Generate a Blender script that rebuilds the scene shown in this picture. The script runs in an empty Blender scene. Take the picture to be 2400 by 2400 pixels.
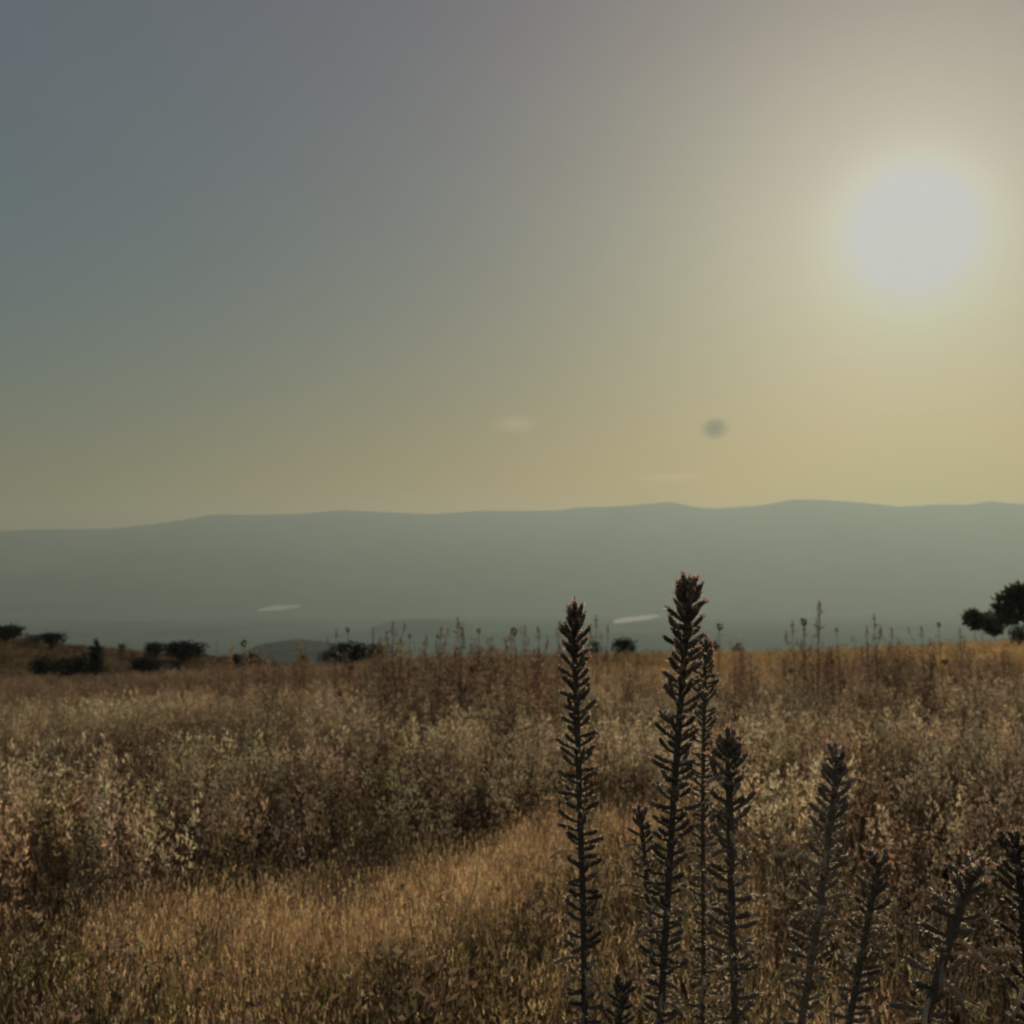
import bpy, bmesh, math, random
import numpy as np
from mathutils import Vector, noise

rng = np.random.default_rng(7)
random.seed(7)
R = math.radians
scene = bpy.context.scene
COL = scene.collection

# ------------------------------------------------------------------ camera
FPX = 2071.0            # focal length in pixels of a 1932 px wide picture
CX = 966.0
PITCH = R(3.7)
CAMZ = 1.2
cam_d = bpy.data.cameras.new("camera")
cam_d.sensor_width = 36.0
cam_d.lens = 36.0 * FPX / 1932.0
cam_d.clip_start = 0.02
cam_d.clip_end = 120000
cam = bpy.data.objects.new("camera", cam_d)
COL.objects.link(cam)
cam.location = (0, 0, CAMZ)
cam.rotation_euler = (R(90) + PITCH, 0, 0)
scene.camera = cam
cam_d.dof.use_dof = True
cam_d.dof.focus_distance = 1.4
cam_d.dof.aperture_fstop = 10.0


def ray(px, py):
    cx = (px - CX) / FPX
    cz = -(py - CX) / FPX
    y = math.cos(PITCH) - math.sin(PITCH) * cz
    z = math.sin(PITCH) + math.cos(PITCH) * cz
    return cx, y, z


def at(px, py, Y):
    x, y, z = ray(px, py)
    s = Y / y
    return (x * s, Y, CAMZ + z * s)


# ------------------------------------------------------------------ sky, sun, exposure
sx, sy, sz = ray(1722, 435)
SUN = Vector((sx, sy, sz)).normalized()
SUN_EL = math.asin(SUN.z)
SUN_AZ = math.atan2(SUN.x, SUN.y)      # clockwise from +Y
world = bpy.data.worlds.new("World")
scene.world = world
world.use_nodes = True
nt = world.node_tree
for n in list(nt.nodes):
    nt.nodes.remove(n)


def N(tree, t, **kw):
    n = tree.nodes.new(t)
    for k, v in kw.items():
        setattr(n, k, v)
    return n


L = nt.links.new
out = N(nt, 'ShaderNodeOutputWorld')
bg = N(nt, 'ShaderNodeBackground')
bg.inputs['Strength'].default_value = 0.10
sky = N(nt, 'ShaderNodeTexSky', sky_type='NISHITA')
sky.sun_disc = False
sky.sun_elevation = SUN_EL
sky.sun_rotation = SUN_AZ
sky.altitude = 600
sky.air_density = 1.0
sky.dust_density = 4.0
sky.ozone_density = 1.0
# the Nishita sky, muted by dust; the dusty air itself adds a grey-blue veil, a warm band
# low down that fades with height, and a bright aureole by angle from the sun's direction
geo = N(nt, 'ShaderNodeNewGeometry')
dirv = N(nt, 'ShaderNodeVectorMath', operation='SCALE')
dirv.inputs['Scale'].default_value = -1.0
L(geo.outputs['Incoming'], dirv.inputs[0])
dot = N(nt, 'ShaderNodeVectorMath', operation='DOT_PRODUCT')
dot.inputs[1].default_value = (SUN.x, SUN.y, SUN.z)
L(dirv.outputs[0], dot.inputs[0])


def m_(op, a, b=None):
    n = N(nt, 'ShaderNodeMath', operation=op)
    for i, q in enumerate((a, b)):
        if q is None: continue
        if isinstance(q, (int, float)): n.inputs[i].default_value = q
        else: L(q, n.inputs[i])
    return n.outputs[0]


def term(scalar, colour):
    v = N(nt, 'ShaderNodeVectorMath', operation='SCALE')
    v.inputs[0].default_value = [c * 10 for c in colour]
    if isinstance(scalar, float): v.inputs['Scale'].default_value = scalar
    else: L(scalar, v.inputs['Scale'])
    return v.outputs[0]


def vadd(a, b):
    v = N(nt, 'ShaderNodeVectorMath', operation='ADD')
    L(a, v.inputs[0])
    L(b, v.inputs[1])
    return v.outputs[0]


cosang = m_('MAXIMUM', dot.outputs['Value'], 0.0)
sep = N(nt, 'ShaderNodeSeparateXYZ')
L(dirv.outputs[0], sep.inputs[0])
elev = m_('MAXIMUM', m_('ARCSINE', sep.outputs['Z']), 0.0)
SKY = [
    (0.012, 0.012, 0.02),
    (0.1193, 0.1322, 0.1672),
    (0.0906, 0.0000, 0.0493),
    (0.2733, 0.2519, 0.1135),
    (0.3194, 0.0184, -0.3135),
    (-0.1291, -0.0005, 0.0383),
    (0.6778, -0.1642, -0.3624),
    (0.1377, 0.2831, 0.0121),
    (-0.0587, -0.0495, -0.0671),
]
low = m_('EXPONENT', m_('MULTIPLY', elev, -57.2958 / 5.0))
low2 = m_('EXPONENT', m_('MULTIPLY', elev, -57.2958 / 14.0))
c6 = m_('POWER', cosang, 6.0)
tint = N(nt, 'ShaderNodeVectorMath', operation='MULTIPLY')
tint.inputs[1].default_value = SKY[0]
L(sky.outputs[0], tint.inputs[0])
s = tint.outputs[0]
for f_, c_ in zip((1.0, c6, m_('POWER', cosang, 30.0), low, low2, m_('MULTIPLY', low, c6), m_('MULTIPLY', low2, c6), m_('POWER', cosang, 2.0)), SKY[1:]):
    s = vadd(s, term(f_, c_))
s = vadd(s, term(m_('POWER', cosang, 120.0), (0.11, 0.11, 0.115)))
s = vadd(s, term(m_('POWER', cosang, 900.0), (0.40, 0.40, 0.42)))
cap = N(nt, 'ShaderNodeVectorMath', operation='MINIMUM')
cap.inputs[1].default_value = (6.15, 6.05, 5.95)
floor_ = N(nt, 'ShaderNodeVectorMath', operation='MAXIMUM')
floor_.inputs[1].default_value = (0.2, 0.2, 0.2)
L(s, floor_.inputs[0])
L(floor_.outputs[0], cap.inputs[0])
L(cap.outputs[0], bg.inputs['Color'])
L(bg.outputs[0], out.inputs['Surface'])

sun_d = bpy.data.lights.new("sun", 'SUN')
sun_d.energy = 3.2
sun_d.angle = R(0.5)
sun_d.color = (1.0, 0.86, 0.62)
sun_o = bpy.data.objects.new("sun", sun_d)
COL.objects.link(sun_o)
sun_o.location = (20, 60, 30)
sun_o.rotation_euler = (-SUN).to_track_quat('-Z', 'Y').to_euler()

scene.view_settings.view_transform = 'Standard'
scene.view_settings.look = 'None'
scene.view_settings.exposure = 0.0
scene.view_settings.gamma = 1.0
scene.render.engine = 'CYCLES'
scene.cycles.use_denoising = True
scene.cycles.volume_bounces = 1
scene.cycles.max_bounces = 6
scene.cycles.diffuse_bounces = 3
scene.cycles.transmission_bounces = 4
scene.cycles.transparent_max_bounces = 8
scene.cycles.pixel_filter_type = 'GAUSSIAN'
scene.cycles.filter_width = 2.4


# ------------------------------------------------------------------ helpers
def tag(o, label=None, cat=None, group=None, kind=None):
    if label: o['label'] = label
    if cat: o['category'] = cat
    if group: o['group'] = group
    if kind: o['kind'] = kind
    return o


def mesh_np(name, V, F, C=None, mat=None, smooth=False, parent=None, link=True):
    V = np.asarray(V, dtype=np.float32).reshape(-1, 3)
    F = np.asarray(F, dtype=np.int32)
    k = F.shape[1]
    me = bpy.data.meshes.new(name)
    me.vertices.add(len(V))
    me.vertices.foreach_set('co', V.ravel())
    me.loops.add(F.size)
    me.loops.foreach_set('vertex_index', F.ravel())
    me.polygons.add(len(F))
    me.polygons.foreach_set('loop_start', np.arange(0, F.size, k, dtype=np.int32))
    me.polygons.foreach_set('loop_total', np.full(len(F), k, dtype=np.int32))
    if smooth:
        me.polygons.foreach_set('use_smooth', np.ones(len(F), dtype=bool))
    if C is not None:
        a = me.color_attributes.new('tint', 'FLOAT_COLOR', 'POINT')
        C = np.asarray(C, dtype=np.float32)
        a.data.foreach_set('color', np.hstack([C, np.ones((len(C), 1), np.float32)]).ravel())
    me.update()
    me.validate()
    if mat: me.materials.append(mat)
    o = bpy.data.objects.new(name, me)
    if link: COL.objects.link(o)
    if parent is not None: o.parent = parent
    return o


class Bag:
    """collects triangles with one colour per vertex"""
    def __init__(self):
        self.V, self.F, self.C, self.n = [], [], [], 0

    def add(self, v, f, c):
        v = np.asarray(v, float).reshape(-1, 3)
        f = np.asarray(f, int).reshape(-1, 3)
        c = np.asarray(c, float)
        if c.ndim == 1: c = np.repeat(c[None], len(v), 0)
        self.V.append(v); self.F.append(f + self.n); self.C.append(c); self.n += len(v)

    def arrays(self):
        return np.vstack(self.V), np.vstack(self.F), np.vstack(self.C)

    def tube(self, pts, radii, col, sides=5):
        pts = np.asarray(pts, float)
        m = len(pts)
        radii = np.broadcast_to(np.asarray(radii, float), (m,))
        d = np.gradient(pts, axis=0)
        d /= np.linalg.norm(d, axis=1)[:, None] + 1e-12
        ref = np.array([0.31, 0.17, 0.93]) if abs(d[0][2]) < 0.8 else np.array([0.9, 0.3, 0.1])
        a = np.cross(d, ref); a /= np.linalg.norm(a, axis=1)[:, None] + 1e-12
        b = np.cross(d, a)
        th = np.arange(sides) * 2 * math.pi / sides
        V = (pts[:, None, :] + radii[:, None, None] * (np.cos(th)[None, :, None] * a[:, None, :] + np.sin(th)[None, :, None] * b[:, None, :])).reshape(-1, 3)
        F = []
        for i in range(m - 1):
            for j in range(sides):
                j2 = (j + 1) % sides
                p, q, r, s_ = i * sides + j, i * sides + j2, (i + 1) * sides + j2, (i + 1) * sides + j
                F += [(p, q, r), (p, r, s_)]
        for j in range(1, sides - 1):
            F.append(((m - 1) * sides, (m - 1) * sides + j, (m - 1) * sides + j + 1))
        self.add(V, F, col)

    def blade(self, p, azim, length, width, lean, curl, col, segs=3):
        """a thin grass blade, starting at p and bending over towards azim"""
        d = np.array([math.cos(azim), math.sin(azim), 0.0])
        side = np.array([-math.sin(azim), math.cos(azim), 0.0])
        pos = np.array(p, float)
        V = []
        ang = lean
        for i in range(segs + 1):
            w = width * (1 - (i / segs) ** 1.6) * 0.5 + width * 0.04
            V.append(pos - side * w); V.append(pos + side * w)
            pos = pos + (d * math.sin(ang) + np.array([0, 0, 1.0]) * math.cos(ang)) * length / segs
            ang += curl / segs
        F = []
        for i in range(segs):
            F += [(2 * i, 2 * i + 1, 2 * i + 3), (2 * i, 2 * i + 3, 2 * i + 2)]
        self.add(V, F, col)

    def leaf(self, p, direction, length, width, col, normal=None):
        """a small folded leaf: base, two sides, tip"""
        d = np.array(direction, float); d /= np.linalg.norm(d) + 1e-9
        n = rng.normal(size=3) if normal is None else np.array(normal, float)
        s_ = np.cross(d, n); s_ /= np.linalg.norm(s_) + 1e-9
        n2 = np.cross(s_, d)
        p = np.array(p, float)
        m = p + d * length * 0.45 - n2 * width * 0.22
        V = [p, m + s_ * width / 2, p + d * length, m - s_ * width / 2]
        self.add(V, [(0, 1, 2), (0, 2, 3)], col)


def place(protos, which, pos, yaw, scale, tilt, tilt_az, tint):
    """copies of prototype meshes merged into one set of arrays (ground cover only)"""
    VV, FF, CC, n = [], [], [], 0
    for k, (pv, pf, pc) in enumerate(protos):
        idx = np.nonzero(which == k)[0]
        if not len(idx): continue
        c, s_ = np.cos(yaw[idx]), np.sin(yaw[idx])
        x = pv[None, :, 0] * c[:, None] - pv[None, :, 1] * s_[:, None]
        y = pv[None, :, 0] * s_[:, None] + pv[None, :, 1] * c[:, None]
        z = np.repeat(pv[None, :, 2], len(idx), 0)
        sc = scale[idx][:, None]
        x, y, z = x * sc, y * sc, z * sc
        x = x + z * (np.tan(tilt[idx]) * np.cos(tilt_az[idx]))[:, None]
        y = y + z * (np.tan(tilt[idx]) * np.sin(tilt_az[idx]))[:, None]
        V = np.stack([x + pos[idx, 0][:, None], y + pos[idx, 1][:, None], z + pos[idx, 2][:, None]], -1).reshape(-1, 3)
        F = (pf[None] + (np.arange(len(idx)) * len(pv))[:, None, None]).reshape(-1, 3) + n
        C = (pc[None] * tint[idx][:, None, :]).reshape(-1, 3)
        VV.append(V); FF.append(F); CC.append(C); n += len(V)
    return np.vstack(VV), np.vstack(FF), np.vstack(CC)


def plant_mat(name, translucent=0.35, rough=0.8, mottled=40.0):
    m = bpy.data.materials.new(name)
    m.use_nodes = True
    t = m.node_tree
    for n in list(t.nodes): t.nodes.remove(n)
    o = N(t, 'ShaderNodeOutputMaterial')
    a = N(t, 'ShaderNodeAttribute', attribute_name='tint')
    tc = N(t, 'ShaderNodeTexCoord')
    nz = N(t, 'ShaderNodeTexNoise'); nz.inputs['Scale'].default_value = mottled
    t.links.new(tc.outputs['Object'], nz.inputs['Vector'])
    mr = N(t, 'ShaderNodeMapRange')
    mr.inputs['To Min'].default_value = 0.6; mr.inputs['To Max'].default_value = 1.4
    t.links.new(nz.outputs['Fac'], mr.inputs['Value'])
    sc = N(t, 'ShaderNodeVectorMath', operation='SCALE')
    t.links.new(a.outputs['Color'], sc.inputs[0]); t.links.new(mr.outputs[0], sc.inputs['Scale'])
    d = N(t, 'ShaderNodeBsdfDiffuse')
    tr = N(t, 'ShaderNodeBsdfTranslucent')
    mix = N(t, 'ShaderNodeMixShader'); mix.inputs[0].default_value = translucent
    t.links.new(sc.outputs[0], d.inputs['Color']); t.links.new(sc.outputs[0], tr.inputs['Color'])
    t.links.new(d.outputs[0], mix.inputs[1]); t.links.new(tr.outputs[0], mix.inputs[2])
    t.links.new(mix.outputs[0], o.inputs['Surface'])
    return m


def soil_mat(name, ramp, scale=0.5, rough=0.95, detail=8):
    m = bpy.data.materials.new(name)
    m.use_nodes = True
    t = m.node_tree
    b = t.nodes['Principled BSDF']
    b.inputs['Roughness'].default_value = rough
    b.inputs['Specular IOR Level'].default_value = 0.0
    tc = N(t, 'ShaderNodeTexCoord')
    nz = N(t, 'ShaderNodeTexNoise')
    nz.inputs['Scale'].default_value = scale; nz.inputs['Detail'].default_value = detail
    nz.inputs['Roughness'].default_value = 0.65
    cr = N(t, 'ShaderNodeValToRGB')
    e = cr.color_ramp.elements
    while len(e) < len(ramp): e.new(0.5)
    for i, (p, c) in enumerate(ramp):
        e[i].position = p; e[i].color = (*c, 1)
    t.links.new(tc.outputs['Object'], nz.inputs['Vector'])
    t.links.new(nz.outputs['Fac'], cr.inputs[0])
    t.links.new(cr.outputs[0], b.inputs['Base Color'])
    return m


M_straw = plant_mat("dry_straw", 0.5)
M_green = plant_mat("dull_green_stalk", 0.42, mottled=120.0)
M_hair = plant_mat("pale_bristle", 0.6)
M_bark = plant_mat("bark", 0.0, mottled=6.0)
M_leaf = plant_mat("tree_leaf", 0.15, mottled=1.5)

# ------------------------------------------------------------------ terrain
# skyline of the near field (60 m off) and of the ridge behind it (130 m off), as picture rows
N1U = [-1500, -400, 0, 200, 420, 640, 900, 1200, 1500, 1750, 1932, 2400, 3500]
N1V = [1288, 1283, 1275, 1270, 1256, 1243, 1232, 1226, 1222, 1211, 1200, 1180, 1145]
N2U = [-1500, -400, 0, 60, 120, 200, 300, 400, 500, 640, 800, 3500]
N2V = [1150, 1175, 1204, 1212, 1222, 1228, 1238, 1244, 1256, 1275, 1300, 1300]


def tan_down(v):     # slope below eye level for a picture row
    return np.tan(np.arctan((v - CX) / FPX) - PITCH)


def smooth(a, b, t):
    t = np.clip((t - a) / (b - a), 0, 1)
    return t * t * (3 - 2 * t)


def ground_z(x, y):
    x = np.asarray(x, float); y = np.asarray(y, float)
    yy = np.maximum(y, 18.0)
    u = CX + x / yy * FPX
    z1 = CAMZ - 0.55 - 60 * tan_down(np.interp(u, N1U, N1V))
    z2 = CAMZ - 0.3 - 130 * tan_down(np.interp(u, N2U, N2V))
    near = z1 * np.clip(y, -40, 60) / 60
    dip = np.minimum(z1, z2) - 2.0
    z = np.where(y <= 60, near, z1)
    z = z + (dip - z1) * smooth(60, 84, y)
    z = np.where(y > 84, dip + (z2 - dip) * smooth(84, 130, y), z)
    # hillside falling to the valley floor
    z = np.where(y > 130, z2 + (-255 - z2) * (1 - np.exp(-np.maximum(y - 132, 0) / 420.0)) * smooth(125, 260, y), z)
    return z


def gz(x, y):
    return float(ground_z(x, y))


u = np.linspace(-1, 1, 301)
v = np.concatenate([np.linspace(-60, 0, 13)[:-1], np.linspace(0, 150, 151)[:-1], 150 * np.exp(np.linspace(0, math.log(100), 130))])
U, Vv = np.meshgrid(u, v)
X = U * (90 + 0.85 * np.maximum(Vv, 0)); Y = Vv
Z = ground_z(X, Y)
bump = np.sin(X * 0.9 + 1.3 * np.sin(Y * 0.7)) * np.sin(Y * 1.1 + X * 0.4) * 0.03
Z = Z + bump * (Y < 200)
idx = np.arange(U.size).reshape(U.shape)
F = np.stack([idx[:-1, :-1], idx[:-1, 1:], idx[1:, 1:], idx[1:, :-1]], -1).reshape(-1, 4)


def ground_material():
    m = soil_mat("dry_ground", [(0.35, (0.05, 0.034, 0.02)), (0.5, (0.11, 0.075, 0.04)), (0.65, (0.19, 0.135, 0.075))], scale=2.2)
    t = m.node_tree
    b = t.nodes['Principled BSDF']
    cr = [n for n in t.nodes if n.type == 'VALTORGB'][0]
    # far valley floor: a patchwork of fields, scrub and bare land
    tc = N(t, 'ShaderNodeTexCoord')
    mp = N(t, 'ShaderNodeMapping'); mp.inputs['Scale'].default_value = (0.0012, 0.0007, 0.001)
    vo = N(t, 'ShaderNodeTexVoronoi'); vo.inputs['Scale'].default_value = 2.0
    t.links.new(tc.outputs['Object'], mp.inputs['Vector']); t.links.new(mp.outputs[0], vo.inputs['Vector'])
    sep = N(t, 'ShaderNodeSeparateColor'); t.links.new(vo.outputs['Color'], sep.inputs[0])
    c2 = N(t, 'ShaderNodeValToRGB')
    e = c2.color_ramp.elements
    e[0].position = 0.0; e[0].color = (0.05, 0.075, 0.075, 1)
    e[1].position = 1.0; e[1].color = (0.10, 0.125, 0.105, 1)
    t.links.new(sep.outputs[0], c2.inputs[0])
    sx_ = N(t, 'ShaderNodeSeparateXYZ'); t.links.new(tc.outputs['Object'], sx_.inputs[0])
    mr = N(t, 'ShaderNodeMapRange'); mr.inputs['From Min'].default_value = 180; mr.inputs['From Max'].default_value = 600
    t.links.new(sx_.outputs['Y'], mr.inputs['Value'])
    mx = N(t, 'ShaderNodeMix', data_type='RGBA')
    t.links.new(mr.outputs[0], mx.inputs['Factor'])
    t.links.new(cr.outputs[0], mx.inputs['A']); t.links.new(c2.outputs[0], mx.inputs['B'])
    t.links.new(mx.outputs['Result'], b.inputs['Base Color'])
    return m


g = mesh_np('ground', np.stack([X, Y, Z], -1), F, mat=ground_material(), smooth=True)
tag(g, 'dry brown field falling away to a wide hazy valley', kind='structure')

# mountains: ridge line 15 km off, with spurs and gullies on the near slope
RID = [(-1500, 1030), (-700, 1010), (-300, 1004), (0, 1001), (60, 998), (200, 997), (290, 988), (350, 979), (400, 970), (480, 970), (560, 969),
       (645, 961), (720, 965), (810, 969), (900, 963), (1050, 962), (1090, 956), (1180, 953), (1265, 945), (1310, 955), (1350, 958),
       (1440, 952), (1500, 941), (1560, 942), (1640, 948), (1700, 955), (1780, 950), (1830, 951), (1870, 944), (1932, 950),
       (2200, 962), (2600, 950), (3500, 985)]
RY = 14500.0
mx_ = np.linspace(-13500, 13500, 420)
my_ = np.linspace(9200, 17600, 110)
MX, MY = np.meshgrid(mx_, my_)
ridge_z = CAMZ - RY * tan_down(np.interp(CX + MX / RY * FPX, [a for a, _ in RID], [b for _, b in RID]))
tt = np.where(MY < RY, (MY - 9200) / (RY - 9200), 1 - (MY - RY) / (17600 - RY) * 0.9)
rn = np.zeros_like(MX)
for i in range(MX.shape[0]):
    for j in range(MX.shape[1]):
        p = Vector((MX[i, j] / 1500, MY[i, j] / 2600, 3.3))
        rn[i, j] = 1 - abs(noise.fractal(p, 1.0, 2.1, 5)) * 1.6
prof = np.clip(tt, 0, 1) ** 1.15
side = prof * (1 - prof) * 4
MZ = -262 + (ridge_z + 262) * prof + (rn - 0.75) * 150 * side
MZ[0] = -300
idx = np.arange(MX.size).reshape(MX.shape)
F = np.stack([idx[:-1, :-1], idx[:-1, 1:], idx[1:, 1:], idx[1:, :-1]], -1).reshape(-1, 4)
mm = soil_mat("mountain_scrub", [(0.38, (0.035, 0.045, 0.042)), (0.55, (0.06, 0.066, 0.056)), (0.7, (0.09, 0.09, 0.07))], scale=0.0016)
mm.node_tree.nodes['Principled BSDF'].inputs['Specular IOR Level'].default_value = 0.0
o = mesh_np('mountains', np.stack([MX, MY, MZ], -1), F, mat=mm, smooth=True)
tag(o, 'long low mountain range beyond the valley, faded by haze', kind='structure')


def hill(name, px0, px1, top_row, Y, depth, label, seed):
    """a low wooded rise standing on the valley side"""
    x0, x1 = (px0 - CX) / FPX * Y, (px1 - CX) / FPX * Y
    top = CAMZ - Y * tan_down(top_row)
    base = min(gz((x0 + x1) / 2, Y - depth), gz((x0 + x1) / 2, Y + depth), top) - 10
    a, b = np.meshgrid(np.linspace(-1, 1, 90), np.linspace(-1, 1, 50))
    r = np.clip(1 - np.abs(a) ** 2.4 - b ** 2, 0, 1)
    h = np.zeros_like(a)
    for i in range(a.shape[0]):
        for j in range(a.shape[1]):
            h[i, j] = noise.fractal(Vector((a[i, j] * 3 + seed, b[i, j] * 3, seed)), 0.8, 2.2, 6)
    prof = r ** 0.5 * (1 + 0.035 * h * (r > 0))
    Zh = base + (top - base) * prof / max(prof.max(), 1e-6)
    V = np.stack([(x0 + x1) / 2 + a * (x1 - x0) / 2, Y + b * depth, Zh], -1)
    idx = np.arange(a.size).reshape(a.shape)
    F = np.stack([idx[:-1, :-1], idx[:-1, 1:], idx[1:, 1:], idx[1:, :-1]], -1).reshape(-1, 4)
    o = mesh_np(name, V, F, mat=M_wood, smooth=True)
    tag(o, label, kind='structure')


M_wood = soil_mat("wooded_slope", [(0.4, (0.03, 0.042, 0.04)), (0.6, (0.07, 0.08, 0.065))], scale=0.03)
hill('hill', 420, 700, 1207, 2400, 420, 'low wooded rise fading to blue just beyond the field edge', 1)
hill('hill', 700, 900, 1170, 6200, 700, 'very faint low hill on the valley floor', 4)


def pale_field(name, corners, label, col):
    """bare pale land on the valley floor, following the ground, as an irregular patch"""
    cs = [np.array(at_ground(px, py)) for px, py in corners]
    me = bpy.data.meshes.new(name)
    me.from_pydata([tuple(c) for c in cs], [], [tuple(range(len(cs)))])
    o = bpy.data.objects.new(name, me); COL.objects.link(o)
    me.materials.append(soil_mat(name, [(0.3, tuple(c * 0.6 for c in col)), (0.6, col)], scale=0.004))
    tag(o, label, kind='structure')


def surface_z(x, y):
    i = int(np.clip(np.searchsorted(my_, y), 1, len(my_) - 1)); j = int(np.clip(np.searchsorted(mx_, x), 1, len(mx_) - 1))
    m = float(MZ[i - 1:i + 1, j - 1:j + 1].max()) if y > my_[0] else -1e9
    return max(gz(x, y), m) + 4.0


def at_ground(px, py):
    x, y, z = ray(px, py)
    Yd = 400.0
    while Yd < 14000 and CAMZ + z / y * Yd > surface_z(x / y * Yd, Yd): Yd += 12.0
    return (x / y * Yd, Yd, surface_z(x / y * Yd, Yd))


pale_field('pale_land', [(1155, 1175), (1168, 1176.5), (1198, 1172), (1222, 1169.5), (1248, 1162.5), (1236, 1159.5), (1212, 1161), (1200, 1163.5), (1184, 1164), (1160, 1169)],
           'pale strip of bare land in the valley between the two tall spikes', (0.85, 0.78, 0.6))
pale_field('pale_land', [(480, 1156), (530, 1153), (568, 1147), (566, 1142), (520, 1143), (494, 1149)],
           'faint pale strip of land on the valley floor at left', (0.72, 0.65, 0.5))

# ------------------------------------------------------------------ haze
bm_min, bm_max = (-14500, -120, -330), (14500, 17700, 1190)
V = [(x, y, z) for x in (bm_min[0], bm_max[0]) for y in (bm_min[1], bm_max[1]) for z in (bm_min[2], bm_max[2])]
F = [(0, 1, 3, 2), (4, 6, 7, 5), (0, 4, 5, 1), (2, 3, 7, 6), (0, 2, 6, 4), (1, 5, 7, 3)]
hm = bpy.data.materials.new("haze")
hm.use_nodes = True
t = hm.node_tree
for n in list(t.nodes): t.nodes.remove(n)
o_ = N(t, 'ShaderNodeOutputMaterial')
pv = N(t, 'ShaderNodeVolumePrincipled')
pv.inputs['Color'].default_value = (0.468, 0.572, 0.568, 1)
pv.inputs['Density'].default_value = 0.000085
pv.inputs['Anisotropy'].default_value = 0.4
t.links.new(pv.outputs[0], o_.inputs['Volume'])
hz = mesh_np('haze', V, F, mat=hm)
tag(hz, 'thin warm haze filling the valley air', kind='stuff')
#PLANTS
# ------------------------------------------------------------------ clouds (far beyond the haze)
def cloud(px, py, w_px, h_px, dist, dens, colour, label, seed, slant=0.0):
    x, y, z = at(px, py, dist)
    sx_, sz_ = w_px / FPX * dist / 2, h_px / FPX * dist / 2
    b = bmesh.new()
    bmesh.ops.create_icosphere(b, subdivisions=4, radius=1.0)
    for v in b.verts:
        k = 1 + 0.3 * noise.fractal(v.co * 1.6 + Vector((seed, 0, 0)), 1.0, 2.0, 4)
        v.co = Vector((v.co.x * sx_ * k, v.co.y * sx_ * 0.8 * k, v.co.z * sz_ * k + v.co.x * sx_ * slant))
    me = bpy.data.meshes.new('cloud'); b.to_mesh(me); b.free()
    m = bpy.data.materials.new('cloud'); m.use_nodes = True
    t = m.node_tree
    for n in list(t.nodes): t.nodes.remove(n)
    o_ = N(t, 'ShaderNodeOutputMaterial'); p = N(t, 'ShaderNodeVolumePrincipled')
    p.inputs['Color'].default_value = (*colour, 1)
    p.inputs['Anisotropy'].default_value = 0.3
    tc = N(t, 'ShaderNodeTexCoord')
    sc = N(t, 'ShaderNodeVectorMath', operation='MULTIPLY')
    sc.inputs[1].default_value = (1 / sx_, 1 / (sx_ * 0.8), 1 / sz_)
    t.links.new(tc.outputs['Object'], sc.inputs[0])
    ln = N(t, 'ShaderNodeVectorMath', operation='LENGTH'); t.links.new(sc.outputs[0], ln.inputs[0])
    mr = N(t, 'ShaderNodeMapRange'); mr.inputs['From Min'].default_value = 0.95; mr.inputs['From Max'].default_value = 0.1
    t.links.new(ln.outputs['Value'], mr.inputs['Value'])
    nz = N(t, 'ShaderNodeTexNoise'); nz.inputs['Scale'].default_value = 1.6; nz.inputs['Detail'].default_value = 4
    t.links.new(sc.outputs[0], nz.inputs['Vector'])
    m1 = N(t, 'ShaderNodeMath', operation='MULTIPLY'); t.links.new(mr.outputs[0], m1.inputs[0]); t.links.new(nz.outputs['Fac'], m1.inputs[1])
    m2 = N(t, 'ShaderNodeMath', operation='MULTIPLY'); m2.inputs[1].default_value = dens; t.links.new(m1.outputs[0], m2.inputs[0])
    t.links.new(m2.outputs[0], p.inputs['Density']); t.links.new(p.outputs[0], o_.inputs['Volume'])
    me.materials.append(m)
    o = bpy.data.objects.new('cloud', me); COL.objects.link(o); o.location = (x, y, z)
    tag(o, label, 'cloud', 'small clouds low over the mountains')


cloud(1349, 808, 66, 54, 19500, 0.016, (0.30, 0.27, 0.24), 'small dark grey smudge of cloud below the sun', 3, 0.25)
cloud(972, 800, 120, 46, 19500, 0.0010, (0.98, 0.96, 0.85), 'faint pale wisp of cloud above the middle of the range', 8)
cloud(1270, 900, 170, 22, 19500, 0.0008, (0.98, 0.96, 0.85), 'very faint flat streak of cloud just above the ridge', 12)

# ------------------------------------------------------------------ ground cover
CREAM = np.array([0.62, 0.49, 0.31]); TAN = np.array([0.30, 0.21, 0.12]); RUST = np.array([0.19, 0.132, 0.088])
GOLD = np.array([0.74, 0.51, 0.28]); OLIVE = np.array([0.17, 0.135, 0.055]); UMBER = np.array([0.15, 0.108, 0.07])
GREYG = np.array([0.10, 0.105, 0.075])


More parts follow.
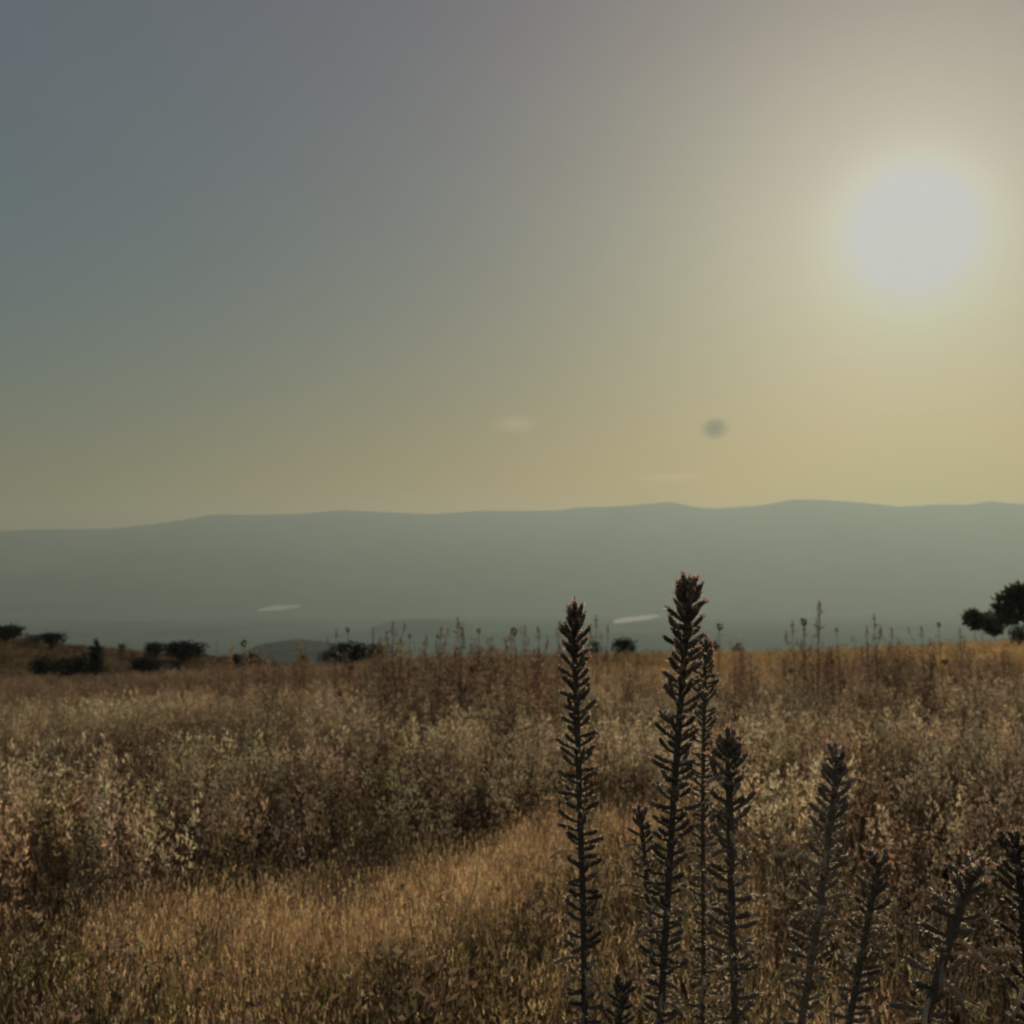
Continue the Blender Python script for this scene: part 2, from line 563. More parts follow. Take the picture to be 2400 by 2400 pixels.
def seed_weed(h, n_stem, head_col, stem_col, blob=0.02, n_blob=9, spread=0.16):
    """dry weed: thin branching stems carrying small pale fluffy heads"""
    b = Bag()
    for _ in range(n_stem):
        az = rng.uniform(0, 6.28); ln = rng.uniform(0.05, 0.32); hh = h * rng.uniform(0.7, 1.0)
        p0 = np.array([rng.normal(0, 0.03), rng.normal(0, 0.03), 0])
        tip = p0 + np.array([math.cos(az) * spread * ln * 4, math.sin(az) * spread * ln * 4, hh])
        mid = (p0 + tip) / 2 + np.array([math.cos(az), math.sin(az), 0]) * -0.02
        b.tube([p0, mid, tip], [0.0028, 0.0022, 0.0012], stem_col, 3)
        for k in range(n_blob):
            f = 1 - (k / n_blob) * 0.42
            c = p0 * (1 - f) + tip * f
            off = rng.normal(0, 1, 3) * [1, 1, 0.3]; off /= np.linalg.norm(off) + 1e-6
            c = c + off * rng.uniform(0.004, 0.05) * (1.25 - f) * 2
            cc = head_col * rng.uniform(0.6, 1.25)
            for q in range(4):
                d = rng.normal(0, 0.6, 3) + [0, 0, 0.9]
                b.leaf(c + rng.normal(0, 1, 3) * blob * 0.42, d, blob * rng.uniform(0.6, 1.7), blob * rng.uniform(0.3, 0.6), cc)
        for k in range(6):          # withered leaves low on the stem
            f = rng.uniform(0.05, 0.6); c = p0 * (1 - f) + tip * f
            az2 = rng.uniform(0, 6.28)
            b.leaf(c, (math.cos(az2), math.sin(az2), rng.uniform(-0.6, 0.6)), rng.uniform(0.03, 0.07), 0.012, stem_col * rng.uniform(0.7, 1.5))
    return b.arrays()


def tuft(h, n, col, width=0.004, spread=0.05, plume=0.0):
    b = Bag()
    for _ in range(n):
        az = rng.uniform(0, 6.28); r = rng.uniform(0, spread); hh = h * rng.uniform(0.55, 1.0)
        p = np.array([math.cos(az) * r, math.sin(az) * r, 0])
        c = col * rng.uniform(0.7, 1.25)
        b.blade(p, az + rng.normal(0, 0.6), hh, width, rng.uniform(0.02, 0.25), rng.uniform(0.1, 0.7), c)
        if plume and rng.random() < 0.45:
            e = p + np.array([math.cos(az) * 0.12 * hh, math.sin(az) * 0.12 * hh, hh * 0.95])
            for q in range(3):
                b.leaf(e - [0, 0, q * plume * 0.6], rng.normal(0, 0.35, 3) + [0, 0, 1], plume, plume * 0.25, c * 1.25)
    return b.arrays()


def leafy(h, n, col):
    """low dark leafy weed"""
    b = Bag()
    for _ in range(n):
        az = rng.uniform(0, 6.28); f = rng.uniform(0, 1)
        p = np.array([math.cos(az), math.sin(az), 0]) * rng.uniform(0, 0.07) + [0, 0, f * h]
        b.leaf(p, (math.cos(az), math.sin(az), rng.uniform(-0.2, 1.0)), rng.uniform(0.02, 0.045), rng.uniform(0.008, 0.018), col * rng.uniform(0.55, 1.4))
    for _ in range(4):
        az = rng.uniform(0, 6.28)
        b.tube([(0, 0, 0), (math.cos(az) * .02, math.sin(az) * .02, h * .5), (math.cos(az) * .05, math.sin(az) * .05, h)], 0.0015, col * 0.7, 3)
    return b.arrays()


# distance at which the short golden grass gives way to tall weeds, by picture column
EU = [-1500, 0, 200, 500, 700, 900, 1100, 1300, 1400, 1500, 1932, 3500]
ED = [3.5, 3.5, 4.2, 4.2, 4.5, 5.1, 6.0, 6.4, 4.6, 3.1, 2.2, 2.0]


def scatter(n, d0, d1, half=0.62, power=1.0):
    """random points in the wedge in front of the camera, a little wider than the picture"""
    q = rng.uniform(0, 1, n)
    y = (d0 ** (power + 1) + q * (d1 ** (power + 1) - d0 ** (power + 1))) ** (1 / (power + 1))
    x = rng.uniform(-1, 1, n) * (y * half + 1.0)
    return x, y


def edge_d(x, y):
    return np.interp(CX + x / y * FPX, EU, ED)


def nfield(x, y, sc, seed):
    return np.array([noise.noise(Vector((a * sc, b * sc, seed))) for a, b in zip(x, y)])


def cover(name, label, protos, x, y, smin, smax, tint, mat=None, tilt=0.12):
    n = len(x)
    pos = np.stack([x, y, ground_z(x, y) - 0.01], -1)
    V, F, C = place(protos, rng.integers(0, len(protos), n), pos, rng.uniform(0, 6.28, n), rng.uniform(smin, smax, n),
                    np.abs(rng.normal(0, tilt, n)), rng.uniform(0, 6.28, n), tint)
    o = mesh_np(name, V, F, C, mat or M_straw)
    tag(o, label, kind='stuff')
    return o


def tints(n, lo=0.7, hi=1.25):
    return np.repeat(rng.uniform(lo, hi, n)[:, None], 3, 1) * (1 + rng.normal(0, 0.05, (n, 3)))


# short grass and low weeds of the foreground strip
x, y = scatter(17000, 1.3, 8.0, 0.62, 0.6)
ed = edge_d(x, y)
k = (y < ed + 0.5) & (np.hypot(x, y) > 1.25)
x, y, ed = x[k], y[k], ed[k]
u_px = CX + x / y * FPX
band = 1.15 * np.exp(-((y - ed + 0.15) / np.where(y < ed - 0.15, 0.85, 0.4)) ** 2) * smooth(60, 330, u_px) + 0.55 * nfield(x, y, 1.3, 5.0)
g_ = rng.random(len(x)) < np.clip(band * 1.0, 0.16, 0.9) * np.where(u_px > 1450, 0.35, 1)
cover('golden_grass', 'fine golden dry grass in a low bright band across the field', [tuft(0.34, 40, GOLD, 0.0022, 0.08, 0.014) for _ in range(6)],
      x[g_], y[g_], 0.75, 1.1, tints(g_.sum()))
lo = ~g_
half_ = rng.random(lo.sum()) < 0.5
xl, yl = x[lo], y[lo]
cover('low_weeds', 'low olive brown weeds and withered leaves in the foreground',
      [leafy(0.26, 60, OLIVE * 1.1) for _ in range(4)] + [leafy(0.3, 60, UMBER * 1.8) for _ in range(3)] + [leafy(0.24, 50, TAN * 0.8) for _ in range(2)],
      xl[half_], yl[half_], 0.7, 1.15, tints(half_.sum()), M_straw)
cover('short_grass', 'short tangled brown and olive grass in the foreground',
      [tuft(0.3, 22, OLIVE * 1.6, 0.004, 0.06, 0.02) for _ in range(4)] + [tuft(0.32, 22, TAN * 0.9, 0.0035, 0.06, 0.025) for _ in range(4)],
      xl[~half_], yl[~half_], 0.7, 1.2, tints((~half_).sum()), M_straw)
# scattered pale seed heads standing in the foreground
x, y = scatter(420, 1.9, 5.0, 0.62, 1.0)
k = (y < edge_d(x, y) + .3)
cover('low_weeds', 'sparse pale seed heads standing among the low weeds', [seed_weed(0.42, 2, CREAM * 0.8, TAN * 0.6, 0.014, 6, 0.12) for _ in range(6)],
      x[k], y[k], 0.7, 1.05, tints(k.sum()))

# tall pale-headed weeds of the middle distance
x, y = scatter(3600, 1.9, 14.0, 0.62, 1.15)
k = y > edge_d(x, y) + rng.normal(0.05, 0.28, len(x))
x, y = x[k], y[k]
nf = nfield(x, y, 0.55, 9.0)
tn = tints(len(x), 0.65, 1.25) * np.clip(1 + 0.95 * nf[:, None], 0.5, 1.32)
hf = 0.95 + 0.25 * nfield(x, y, 0.3, 2.0)
u_px = CX + x / y * FPX
near_right = (u_px > 1400) & (y < 4.5)
protoA = [seed_weed(rng.uniform(0.58, 0.78), 5, CREAM, UMBER * 1.6, 0.022, 11) for _ in range(10)]
protoB = [seed_weed(rng.uniform(0.5, 0.66), 6, TAN * 1.25, RUST * 0.8, 0.018, 9) for _ in range(8)]
protoC = [seed_weed(rng.uniform(0.42, 0.56), 5, CREAM * 0.75, UMBER * 1.4, 0.015, 10) for _ in range(6)]
sel = rng.random(len(x))
a_ = (sel < 0.5) & ~near_right
b_ = (sel >= 0.5) & ~near_right
cover('pale_weeds', 'pale seed headed dry weeds across the middle of the field', protoA, x[a_], y[a_], 0.8, 1.1, tn[a_])
cover('brown_weeds', 'brown dry weeds mixed through the middle of the field', protoB, x[b_], y[b_], 0.8, 1.1, tn[b_])
c_ = near_right
cover('pale_weeds', 'small headed dry weeds crowding in at the lower right', protoC, x[c_], y[c_], 0.75, 1.1, tn[c_] * 0.8)
# leafy undergrowth among them
x, y = scatter(5200, 2.0, 13.0, 0.62, 0.9)
k = y > edge_d(x, y)
cover('undergrowth', 'dark undergrowth of withered stems between the taller weeds', [tuft(0.48, 16, UMBER * 1.7, 0.005, 0.09) for _ in range(3)] + [leafy(0.42, 46, UMBER * 1.6) for _ in range(3)],
      x[k], y[k], 0.7, 1.1, tints(k.sum(), 0.6, 1.2))

# far part of the field, out to its crest
x, y = scatter(15000, 11.5, 78.0, 0.66, 0.75)
nf = nfield(x, y, 0.16, 4.0) + 0.6 * nfield(x * 0.35, y * 1.2, 0.3, 14.0)
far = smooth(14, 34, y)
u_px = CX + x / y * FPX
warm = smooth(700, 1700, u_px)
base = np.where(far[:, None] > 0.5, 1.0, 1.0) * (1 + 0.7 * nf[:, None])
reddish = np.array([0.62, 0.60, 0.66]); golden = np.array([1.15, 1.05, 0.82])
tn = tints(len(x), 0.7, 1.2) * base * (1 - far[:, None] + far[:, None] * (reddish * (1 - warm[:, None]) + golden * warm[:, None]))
sel = rng.random(len(x)) < 0.35 - 0.2 * far
protoF = [seed_weed(rng.uniform(0.5, 0.72), 4, CREAM * 0.85, TAN * 0.6, 0.04, 6, 0.22) for _ in range(7)]
protoG = [tuft(0.5, 13, TAN * 1.35, 0.018, 0.2, 0.05) for _ in range(5)]
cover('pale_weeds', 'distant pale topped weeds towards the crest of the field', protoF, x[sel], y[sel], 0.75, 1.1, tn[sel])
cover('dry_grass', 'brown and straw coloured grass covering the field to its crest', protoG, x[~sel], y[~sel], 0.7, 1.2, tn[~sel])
x, y = scatter(1500, 9.0, 19.0, 0.55, 1.0)
u_px = CX + x / y * FPX
dens = np.exp(-((u_px - 860) / 170) ** 2) + 0.8 * np.exp(-((u_px - 1700) / 110) ** 2) + 0.35 * np.exp(-((u_px - 1520) / 40) ** 2) + 0.10 * (u_px > 420)
k = rng.random(len(x)) < dens * (0.6 + 0.8 * nfield(x, y, 0.9, 3.0))
x, y = x[k], y[k]
hh = (CAMZ - ground_z(x, y) - y * tan_down(1212.0)) * rng.uniform(0.68, 1.06, len(x))
Vq = [seed_weed(1.0, 5, RUST * 1.6, TAN * 0.5, 0.03, 11, 0.16) for _ in range(6)]
pos = np.stack([x, y, ground_z(x, y)], -1)
V, F, C = place(Vq, rng.integers(0, 6, len(x)), pos, rng.uniform(0, 6.28, len(x)), hh, np.abs(rng.normal(0, 0.06, len(x))), rng.uniform(0, 6.28, len(x)), tints(len(x)))
tag(mesh_np('brown_weeds', V, F, C, M_straw), 'reddish brown weed thicket roughening the line of the crest', kind='stuff')
# the ridge on the left and the slope behind the crest
x, y = scatter(9000, 78.0, 165.0, 0.62, 1.0)
cover('dry_grass', 'dull brown scrub grass on the low ridge at left', [tuft(0.5, 12, TAN * np.array([0.5, 0.52, 0.58]), 0.05, 0.45, 0.08) for _ in range(4)],
      x, y, 0.7, 1.3, tints(len(x), 0.6, 1.2) * (1 + 0.6 * nfield(x, y, 0.09, 7.0)[:, None]))


# ------------------------------------------------------------------ shrubs and trees on the skyline
def crown_arrays(blobs, n, leaf, col):
    b = Bag()
    tot = sum(r[0] * r[1] * r[2] for _, r in blobs)
    for c, r in blobs:
        m = int(n * r[0] * r[1] * r[2] / tot)
        for _ in range(m):
            d = rng.normal(0, 1, 3); d /= np.linalg.norm(d)
            q = rng.uniform(0.2, 1.0) ** 0.6 * (0.82 + 0.5 * noise.noise(Vector(d * 2.3 + np.array(c))))
            p = np.array(c) + d * np.array(r) * q
            b.leaf(p, d + rng.normal(0, 0.7, 3), leaf * rng.uniform(0.6, 1.4), leaf * rng.uniform(0.5, 0.9), col * rng.uniform(0.5, 1.5))
    return b.arrays()


DARK = np.array([0.065, 0.068, 0.05])


def shrub(px, base_row, top_row, w_px, Y, label, cat='shrub', name='shrub', group='dark shrubs along the skyline', col=DARK, trunk=0.15, n=900, tall=False, lobes=4, px_blobs=None, leaf=0.075):
    x = (px - CX) / FPX * Y
    z0 = gz(x, Y)
    top = CAMZ - Y * tan_down(top_row)
    h = max(top - z0, 0.5)
    w = w_px / FPX * Y
    root = bpy.data.objects.new(name, None); COL.objects.link(root); root.location = (x, Y, z0)
    tag(root, label, cat, group)
    bl = []
    if px_blobs:
        for (bx, brow, rx, rz) in px_blobs:
            k_ = Y / FPX
            bl.append((((bx - px) * k_, rng.normal(0, rx * k_ * .4), CAMZ - Y * tan_down(brow) - z0), (rx * k_, rx * k_ * .9, rz * k_)))
    for i in range(0 if px_blobs else lobes):
        a = rng.uniform(0, 6.28)
        if tall:
            f = (i + 0.5) / lobes
            bl.append(((rng.normal(0, w * .06), rng.normal(0, w * .06), h * (0.15 + 0.72 * f)), (w * .46 * (1.1 - .6 * f), w * .46 * (1.1 - .6 * f), h * .8 / lobes)))
        else:
            s_ = rng.uniform(0.6, 0.85)
            cz = h * (trunk + (1 - trunk) * rng.uniform(0.42, 0.62))
            bl.append(((math.cos(a) * w * 0.25, math.sin(a) * w * 0.2, cz), (w * 0.5 * s_, w * 0.42 * s_, (h - cz) * rng.uniform(0.8, 1.0))))
    if not tall and not px_blobs:
        cz = h * (trunk + (1 - trunk) * 0.5)
        bl.append(((0, 0, cz), (w * 0.42, w * 0.34, h - cz)))
    V, F, C = crown_arrays(bl, n, max(w, h) * leaf, col)
    mesh_np('crown', V, F, C, M_leaf, parent=root)
    b = Bag()
    for c, r in (bl[:2] if px_blobs else bl):
        q = np.array(c)
        m = np.array([q[0] * 0.35, q[1] * 0.35, h * max(trunk, 0.12)])
        b.tube([(0, 0, -0.1), m, (m + q) / 2 + rng.normal(0, 0.03, 3) * w, q], [w * .035, w * .028, w * .017, w * .006], UMBER, 6)
    V, F, C = b.arrays()
    mesh_np('trunk', V, F, C, M_bark, parent=root)
    return root


SH = [
    (14, 1206, 1183, 62, 130, 'rounded dark shrub on the ridge cut by the left picture edge'),
    (72, 1215, 1199, 26, 131, 'small dark bush touching the left side of the round pair on the ridge'),
    (104, 1216, 1195, 42, 130, 'dense dark round bush on the ridge, second large one from the left edge'),
    (60, 1212, 1200, 22, 132, 'thin low scrub between the first two large bushes on the ridge'),
    (238, 1232, 1216, 18, 131, 'tiny pointed bush on the bare stretch of the ridge'),
    (296, 1240, 1214, 42, 129, 'dark low bush on the ridge, left half of the wide pair'),
    (350, 1245, 1212, 74, 128, 'widest dark bush on the ridge, sloping down to the right'),
    (90, 1272, 1238, 46, 96, 'dark shrub in the hollow in front of the ridge, far left one'),
    (150, 1278, 1232, 84, 94, 'big black clump of scrub in the hollow before the ridge'),
    (282, 1255, 1238, 70, 108, 'flat dark scrub patch lying on the slope of the ridge'),
    (335, 1253, 1243, 30, 110, 'small scrub tuft beside the flat patch on the ridge slope'),
    (450, 1248, 1231, 22, 66, 'little dark bush at the left foot of the blue wooded rise'),
    (480, 1248, 1229, 34, 75, 'grey brown bush overlapping the left end of the blue rise'),
    (574, 1248, 1236, 18, 64, 'very small bush in front of the blue wooded rise'),
    (664, 1245, 1212, 70, 56, 'broad dark bush on the field crest just right of the blue rise'),
    (622, 1244, 1228, 34, 60, 'low dark bush at the left foot of the broad crest bush'),
    (717, 1243, 1217, 34, 55, 'dark bush joined to the right side of the broad crest bush'),
    (1124, 1232, 1209, 30, 62, 'small round bush just right of the shorter tall spike'),
    (1171, 1233, 1203, 42, 64, 'compact dark bush on the crest between the two tall spikes'),
    (1346, 1228, 1209, 24, 66, 'small bush on the crest right behind the taller spike'),
    (1386, 1226, 1211, 22, 68, 'lone small dark bush on the crest right of the spikes'),
    (1928, 1262, 1180, 46, 44, 'dark upright shrub cut by the right picture edge'),
]
for (px, br, tr, w, Y, lab) in SH:
    shrub(px, br, tr - 5, w * 1.2, Y, lab, n=1500 if w > 30 else 700, leaf=0.06)
shrub(187, 1270, 1200, 30, 95, 'narrow upright dark tree rising from the hollow at left', 'tree', 'narrow_tree', 'trees on the skyline', tall=True, lobes=5, n=800)
shrub(1916, 1206, 1098, 84, 82, 'large dark leaning tree on the crest at the right edge', 'tree', 'broad_tree', 'trees on the skyline', trunk=0.32, n=2600, col=DARK * 1.7, leaf=0.034, px_blobs=[(1928, 1128, 36, 28), (1896, 1140, 20, 24), (1904, 1166, 26, 11), (1881, 1172, 11, 8), (1962, 1136, 38, 40), (1935, 1160, 20, 16), (1888, 1156, 9, 10)])
shrub(1843, 1206, 1152, 44, 90, 'small thin crowned tree just left of the large right tree', 'tree', 'small_tree', 'trees on the skyline', trunk=0.45, n=700, col=DARK * 2.4, leaf=0.045, px_blobs=[(1833, 1167, 10, 11), (1848, 1172, 12, 9), (1858, 1168, 9, 6), (1840, 1178, 7, 5)])
shrub(1868, 1206, 1168, 26, 88, 'sparse sapling between the two right trees', 'tree', 'small_tree', 'trees on the skyline', trunk=0.5, n=300, col=DARK * 2.2, leaf=0.05, px_blobs=[(1868, 1175, 9, 6), (1876, 1184, 6, 7), (1862, 1186, 5, 4)])


# ------------------------------------------------------------------ single weeds breaking the skyline
def make_thistle(h, seed, heads):
    """tall branching dead weed with round brown heads"""
    st, hds = Bag(), []
    lean = rng.normal(0, 0.05, 2)
    main = [np.array([lean[0] * f * h, lean[1] * f * h, f * h]) for f in np.linspace(0, 1, 6)]
    st.tube(main, np.linspace(0.0035, 0.002, 6), TAN * 0.55, 5)
    tips = [(main[-1], 0.027)]
    for k in range(heads - 1):
        f = rng.uniform(0.45, 0.88); i = int(f * 5)
        a = main[i]; az = rng.uniform(0, 6.28); l = rng.uniform(0.10, 0.24)
        b_ = a + np.array([math.cos(az) * l * .6, math.sin(az) * l * .6, l])
        st.tube([a, (a + b_) / 2 + [0, 0, -0.015], b_], [0.0024, 0.002, 0.0015], TAN * 0.5, 4)
        tips.append((b_, rng.uniform(0.016, 0.025)))
    for _ in range(26):
        f = rng.uniform(0.1, 0.95); a = main[min(5, int(f * 5))] * 1.0; a = main[0] * (1 - f) + main[-1] * f
        az = rng.uniform(0, 6.28)
        st.leaf(a, (math.cos(az), math.sin(az), rng.uniform(-.4, .8)), rng.uniform(0.03, 0.08), 0.012, UMBER * rng.uniform(1.2, 2.4))
    plume = seed in (1, 3, 4)
    for c, r in tips:
        hd = Bag(); hds.append(hd)
        r = r * rng.uniform(0.6, 1.25)
        if plume: hd.tube([c - [0, 0, r * 2.4], c, c + [0, 0, r * 2.3]], [0.0015, 0.0015, 0.001], RUST, 3)
        for _ in range(44):
            d = rng.normal(0, 1, 3); d /= np.linalg.norm(d); d[2] = d[2] * 1.25
            if plume:
                q = rng.uniform(0, 1)
                hd.leaf(c + [rng.normal(0, r * .45 * (1.1 - q)), rng.normal(0, r * .45 * (1.1 - q)), (q - 0.45) * r * 4.2], d * 0.7 + [0, 0, 0.8], r * rng.uniform(0.5, 1.0), r * 0.3, RUST * rng.uniform(0.6, 1.7))
                continue
            hd.leaf(c + d * r * 0.35, d, r * rng.uniform(0.6, 1.1), r * 0.5, RUST * rng.uniform(0.4, 1.1))
    return st.arrays(), [h_.arrays() for h_ in hds]


kinds = [make_thistle(1.0, i, hds) for i, hds in enumerate([1, 3, 5, 6, 4, 2])]
SKW = [  # column, top row, distance, kind, label
    (455, 1211, 13, 0, 'thin single stemmed weed standing alone left of the blue rise'),
    (633, 1194, 12, 1, 'slim dead weed, first of the skyline weeds from the left'),
    (668, 1184, 11, 2, 'dark headed weed rising above the broad crest bush'),
    (712, 1190, 12, 1, None), (726, 1197, 13, 3, None),
    (750, 1183, 10, 3, 'thick topped weed in the left group of skyline weeds'),
    (768, 1197, 12, 2, None), (797, 1202, 14, 1, None),
    (826, 1192, 11, 3, None), (845, 1196, 12, 2, None),
    (864, 1185, 10, 4, None),
    (877, 1173, 9.5, 1, 'tallest weed in the middle skyline group, with a round dark head'),
    (905, 1184, 11, 2, None), (958, 1194, 13, 1, None), (985, 1186, 11, 5, None),
    (997, 1188, 12, 3, None), (1020, 1190, 11, 4, None),
    (1045, 1178, 12, 1, 'slim weed just left of the shorter tall spike'),
    (1128, 1170, 12, 4, 'pale feathery weed right of the shorter tall spike'),
    (1141, 1184, 13, 1, None),
    (1344, 1178, 12, 5, 'thin weed showing just right of the taller spike'),
    (1497, 1180, 11, 4, 'forked weed at the left of the right hand skyline group'),
    (1512, 1190, 12, 3, None),
    (1533, 1146, 10, 3, 'tallest skyline weed, with a single round head, right of the spikes'),
    (1522, 1168, 12, 5, None), (1586, 1184, 13, 2, None), (1640, 1186, 12, 1, None),
    (1656, 1168, 11, 4, 'flat headed weed in the right hand skyline group'),
    (1684, 1192, 12, 3, None), (1740, 1190, 11, 3, None),
    (1775, 1174, 11, 2, 'branching weed on the skyline nearest the right trees'),
    (1815, 1192, 12, 4, None),
]
protos_w = {}
ORD = ('first second third fourth fifth sixth seventh eighth ninth tenth eleventh twelfth thirteenth fourteenth fifteenth sixteenth seventeenth '
       'eighteenth nineteenth twentieth twenty-first twenty-second twenty-third twenty-fourth twenty-fifth twenty-sixth twenty-seventh twenty-eighth '
       'twenty-ninth thirtieth thirty-first thirty-second').split()
SKW.sort(key=lambda q: q[0])
for (px, row, Y, k, lab) in SKW:
    x = (px - CX) / FPX * Y
    z0 = gz(x, Y)
    h = (CAMZ - Y * tan_down(row)) - z0
    root = bpy.data.objects.new('dead_thistle', None); COL.objects.link(root)
    root.location = (x, Y, z0); root.rotation_euler = (0, 0, rng.uniform(0, 6.28))
    s_ = h / 1.02
    root.scale = (max(s_, 1), max(s_, 1), s_)
    if lab is None:
        look = ['single headed', 'slim three headed', 'branching five headed', 'bushy six headed', 'forked four headed', 'thin two headed'][k]
        lab = '%s dead weed on the skyline, %s from the left' % (look, ORD[[q[0] for q in SKW].index(px)])
    tag(root, lab, 'weed', 'dead weeds standing above the skyline')
    if k not in protos_w:
        (a, b_) = kinds[k]
        protos_w[k] = [mesh_np('stem', *a, M_straw, parent=root)] + [mesh_np('seed_head', *q, M_straw, parent=root) for q in b_]
    else:
        for p in protos_w[k]:
            c = p.copy(); COL.objects.link(c); c.parent = root


# ------------------------------------------------------------------ the tall flower spikes
SPK = np.array([0.19, 0.17, 0.135]); HAIR = np.array([0.68, 0.57, 0.42]); PINK = np.array([0.75, 0.36, 0.24])


def flower_spike(top, bottom_row, Y, half_px, label, name='flower_spike', bend=0.0, top_px=None, dry_from=0.55, step=0.0105, dry_len=1.35, col=SPK, seed=0, tip_pink=1.0, n_az=1.0, club=True):
    """a stiff stem with short hairy side shoots all round it.
    top = (column,row) of the tip, bottom_row = (column,row) where it leaves the picture or the ground cover"""
    P1 = np.array(at(top[0], top[1], Y)); P0 = np.array(at(bottom_row[0], bottom_row[1], Y))
    d = (P1 - P0) / (P1[2] - P0[2])
    z0 = gz(P0[0], Y)
    base = P0 + d * (z0 - P0[2]) * 0.6; base[2] = z0 - 0.01
    L_ = P1[2] - base[2]
    root = bpy.data.objects.new(name, None); COL.objects.link(root); root.location = base
    tag(root, label, 'flower spike', 'tall dried flower spikes in the foreground')
    P1l = P1 - base; P0l = P0 - base
    # stem curve: through base, P0, and the tip, with a slight bend
    ts = np.linspace(0, 1, 26)
    zz = ts * P1l[2]
    xs = np.interp(zz, [0, P0l[2], P1l[2]] if P0l[2] > 0.02 else [0, P1l[2]], [0, P0l[0], P1l[0]] if P0l[2] > 0.02 else [0, P1l[0]])
    xs = xs + bend * np.sin(ts * math.pi) + 0.0025 * np.sin(ts * 9 + seed) * np.sin(ts * math.pi)
    ys = 0.003 * np.sin(ts * 7 + seed * 2)
    pts = np.stack([xs, ys, zz], -1)
    R0 = half_px / FPX * Y          # half width of the spike
    stem = Bag()
    stem.tube(pts, np.interp(ts, [0, 1], [R0 * 0.2, R0 * 0.15]), col * 0.9, 8)
    V, F, C = stem.arrays()
    mesh_np('stem', V, F, C, M_green, smooth=True, parent=root)
    shoot_bag, dry, tips, hair = Bag(), Bag(), Bag(), Bag()
    zc = P1l[2] - 0.004
    az = rng.uniform(0, 6.28)
    while zc > 0.05:
        f = (P1l[2] - zc) / max(P1l[2] - max(P0l[2], 0.0), 0.2)        # 0 at the tip, 1 where it meets the picture edge
        c = np.array([np.interp(zc, zz, xs), np.interp(zc, zz, ys), zc])
        az += 2.39996 + rng.normal(0, 0.25)
        up = np.interp(f, [0, 0.03, 0.12, 0.4, 1.0], [1.0, 0.72, 0.45, 0.32, 0.15]) + rng.normal(0, 0.13)
        ln = R0 * np.interp(f, [0, 0.03, 0.08, 0.2, 0.5, 1.2], [0.38, 0.62, 0.84, 1.0, 1.1, 1.05]) / math.cos(min(max(up, 0), 1.0)) * rng.uniform(0.75, 1.18)
        is_dry = rng.random() < np.interp(f, [dry_from, dry_from + 0.35], [0.0, 0.42])
        out = np.array([math.cos(az), math.sin(az), 0.0])
        tgt = dry if is_dry else shoot_bag
        cc = (HAIR * rng.uniform(0.5, 1.0)) if is_dry else col * rng.uniform(0.75, 1.35)
        m = 6
        curl = rng.uniform(0.0, 0.8) if not is_dry else rng.uniform(-2.4, -0.6)
        if is_dry: ln *= dry_len
        p = c.copy(); a_ = up; P = [p.copy()]
        for i in range(m):
            p = p + (out * math.cos(a_) + np.array([0, 0, 1.0]) * math.sin(a_)) * ln / m
            a_ += curl / m
            P.append(p.copy())
        thick = R0 * (0.082 if not is_dry else 0.065)
        tgt.tube(P, thick * np.array([0.75, 0.85, 1.0, 1.25, 1.4, 1.35, 0.95]), cc, 6)
        # short bristly calyces set along the shoot
        nb = 30 if not is_dry else 10
        for q in range(nb):
            g_ = rng.uniform(0.18, 1.0); i = min(m - 1, int(g_ * m)); pp = P[i] * (1 - (g_ * m - i)) + P[i + 1] * (g_ * m - i)
            dd = (P[i + 1] - P[i]); dd /= np.linalg.norm(dd)
            rv = rng.normal(0, 1, 3); rv -= dd * (rv @ dd); rv /= np.linalg.norm(rv) + 1e-9
            lc = cc * rng.uniform(0.7, 1.5) if rng.random() > 0.45 else HAIR * rng.uniform(0.5, 1.1)
            tgt.leaf(pp + rv * thick * 0.5, dd * 0.7 + rv * rng.uniform(0.4, 1.0) + [0, 0, 0.25], R0 * rng.uniform(0.10, 0.22), R0 * 0.085, lc)
        for q in range(16):         # stiff pale bristles that catch the light from behind
            i = rng.integers(1, m + 1); rv = rng.normal(0, 1, 3); rv /= np.linalg.norm(rv)
            hair.leaf(P[i] + rv * thick, rv + (P[i] - P[i - 1]) / ln * m * 0.7 + [0, 0, 0.2], R0 * rng.uniform(0.12, 0.26), R0 * 0.055, HAIR * rng.uniform(0.8, 1.4))
        if f < 0.55 and (f < 0.16 or rng.random() < 0.25) and tip_pink > 0:
            for q in range(4):
                tips.leaf(P[-1], (P[-1] - P[-2]) / ln * m + rng.normal(0, 0.35, 3), R0 * rng.uniform(0.16, 0.3), R0 * 0.09, PINK * rng.uniform(0.6, 1.2) * tip_pink)
        st = step * (R0 / 0.022) * np.interp(f, [0, 0.04, 0.14, 0.3], [0.09, 0.15, 0.23, 0.31]) / n_az
        zc -= st * rng.uniform(0.7, 1.3)
    for nm, bg_, mt in (('side_shoots', shoot_bag, M_green), ('withered_shoots', dry, M_straw), ('blossom', tips, M_straw), ('bristle_fringe', hair, M_hair)):  # all side shoots of a spike merged, fresh and withered apart
        if bg_.n:
            V, F, C = bg_.arrays()
            mesh_np(nm, V, F, C, mt, smooth=(nm == 'side_shoots'), parent=root)
    return root


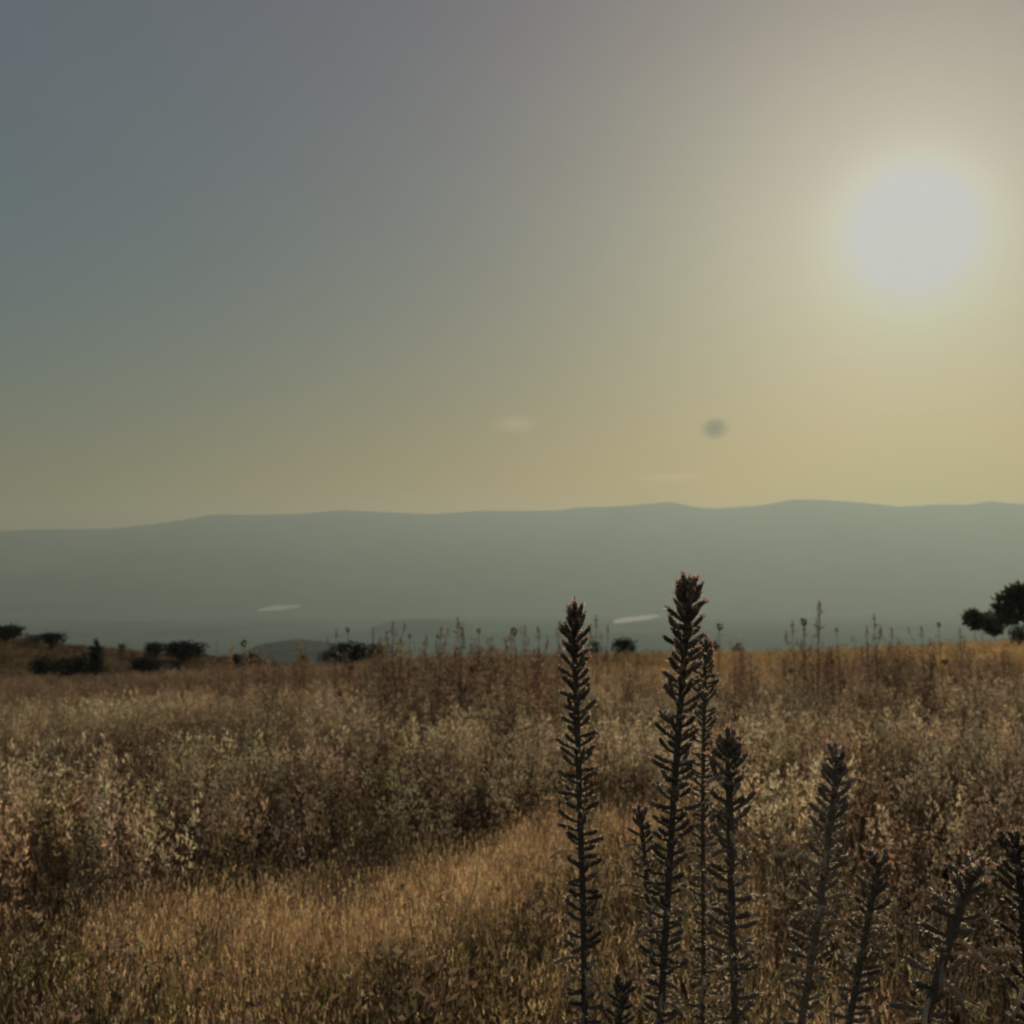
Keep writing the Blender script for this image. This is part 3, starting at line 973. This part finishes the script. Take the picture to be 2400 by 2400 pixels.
flower_spike((1083, 1156), (1096, 1932), 1.30, 37, 'tall dark flower spike with a narrow tip, left one of the two tallest', seed=1, bend=0.004)
flower_spike((1301, 1108), (1258, 1932), 1.28, 40, 'tallest flower spike, with a thick club shaped head tipped in pink', seed=2, bend=-0.010, dry_from=0.6, n_az=1.15)
flower_spike((1331, 1217), (1322, 1600), 1.95, 25, 'slender spike standing close behind the tallest one', seed=3, bend=0.004, dry_from=0.5, col=SPK * 1.15)
flower_spike((1374, 1398), (1390, 1932), 1.45, 44, 'shaggy spike of middle height just right of the tallest pair', seed=4, dry_from=0.05, dry_len=1.15, n_az=1.1, col=SPK * 1.25)
flower_spike((1208, 1535), (1246, 1932), 1.70, 28, 'short thin spike leaning against the left side of the tallest one', seed=5, dry_from=0.1, n_az=0.8)
flower_spike((1582, 1432), (1506, 1932), 1.65, 40, 'pale greyish spike leaning right, alone between the right hand spikes', seed=6, dry_from=0.15, col=SPK * 1.7, bend=0.006)
flower_spike((1661, 1625), (1600, 1932), 1.50, 38, 'short spike with a dark round tip leaning right near the bottom', seed=7, dry_from=0.12, n_az=1.05, col=SPK * 1.3)
flower_spike((1835, 1640), (1742, 1932), 1.45, 52, 'ragged spike with long curled pale shoots at the lower right', seed=8, dry_from=0.05, dry_len=1.4, col=SPK * 1.3)
flower_spike((1176, 1858), (1168, 1932), 1.45, 30, 'stub of a small spike at the bottom edge between the two tallest', seed=9, dry_from=0.2)
flower_spike((1920, 1596), (1950, 1932), 1.35, 42, 'dark shaggy spike cut by the right picture edge', seed=10, dry_from=0.1, col=SPK * 0.7)


def round_bud(px, row, Y, r_px, label):
    P = np.array(at(px, row, Y)); z0 = gz(P[0], Y)
    root = bpy.data.objects.new('thistle', None); COL.objects.link(root); root.location = (P[0] - 0.03, Y, z0)
    tag(root, label, 'thistle')
    h = P[2] - z0
    b = Bag(); b.tube([(0, 0, 0), (0.012, 0, h * .5), (0.03, 0, h)], [0.003, 0.0025, 0.002], UMBER, 6)
    mesh_np('stem', *b.arrays(), M_green, smooth=True, parent=root)
    b = Bag(); r = r_px / FPX * Y
    for _ in range(260):
        d = rng.normal(0, 1, 3); d /= np.linalg.norm(d)
        b.leaf(np.array([0.03, 0, h]) + d * r * 0.35, d, r * rng.uniform(0.5, 0.75), r * 0.3, UMBER * rng.uniform(0.3, 0.8))
    mesh_np('seed_head', *b.arrays(), M_green, parent=root)


round_bud(1791, 1650, 1.7, 14, 'nearly black round seed head on a thin stem at lower right')
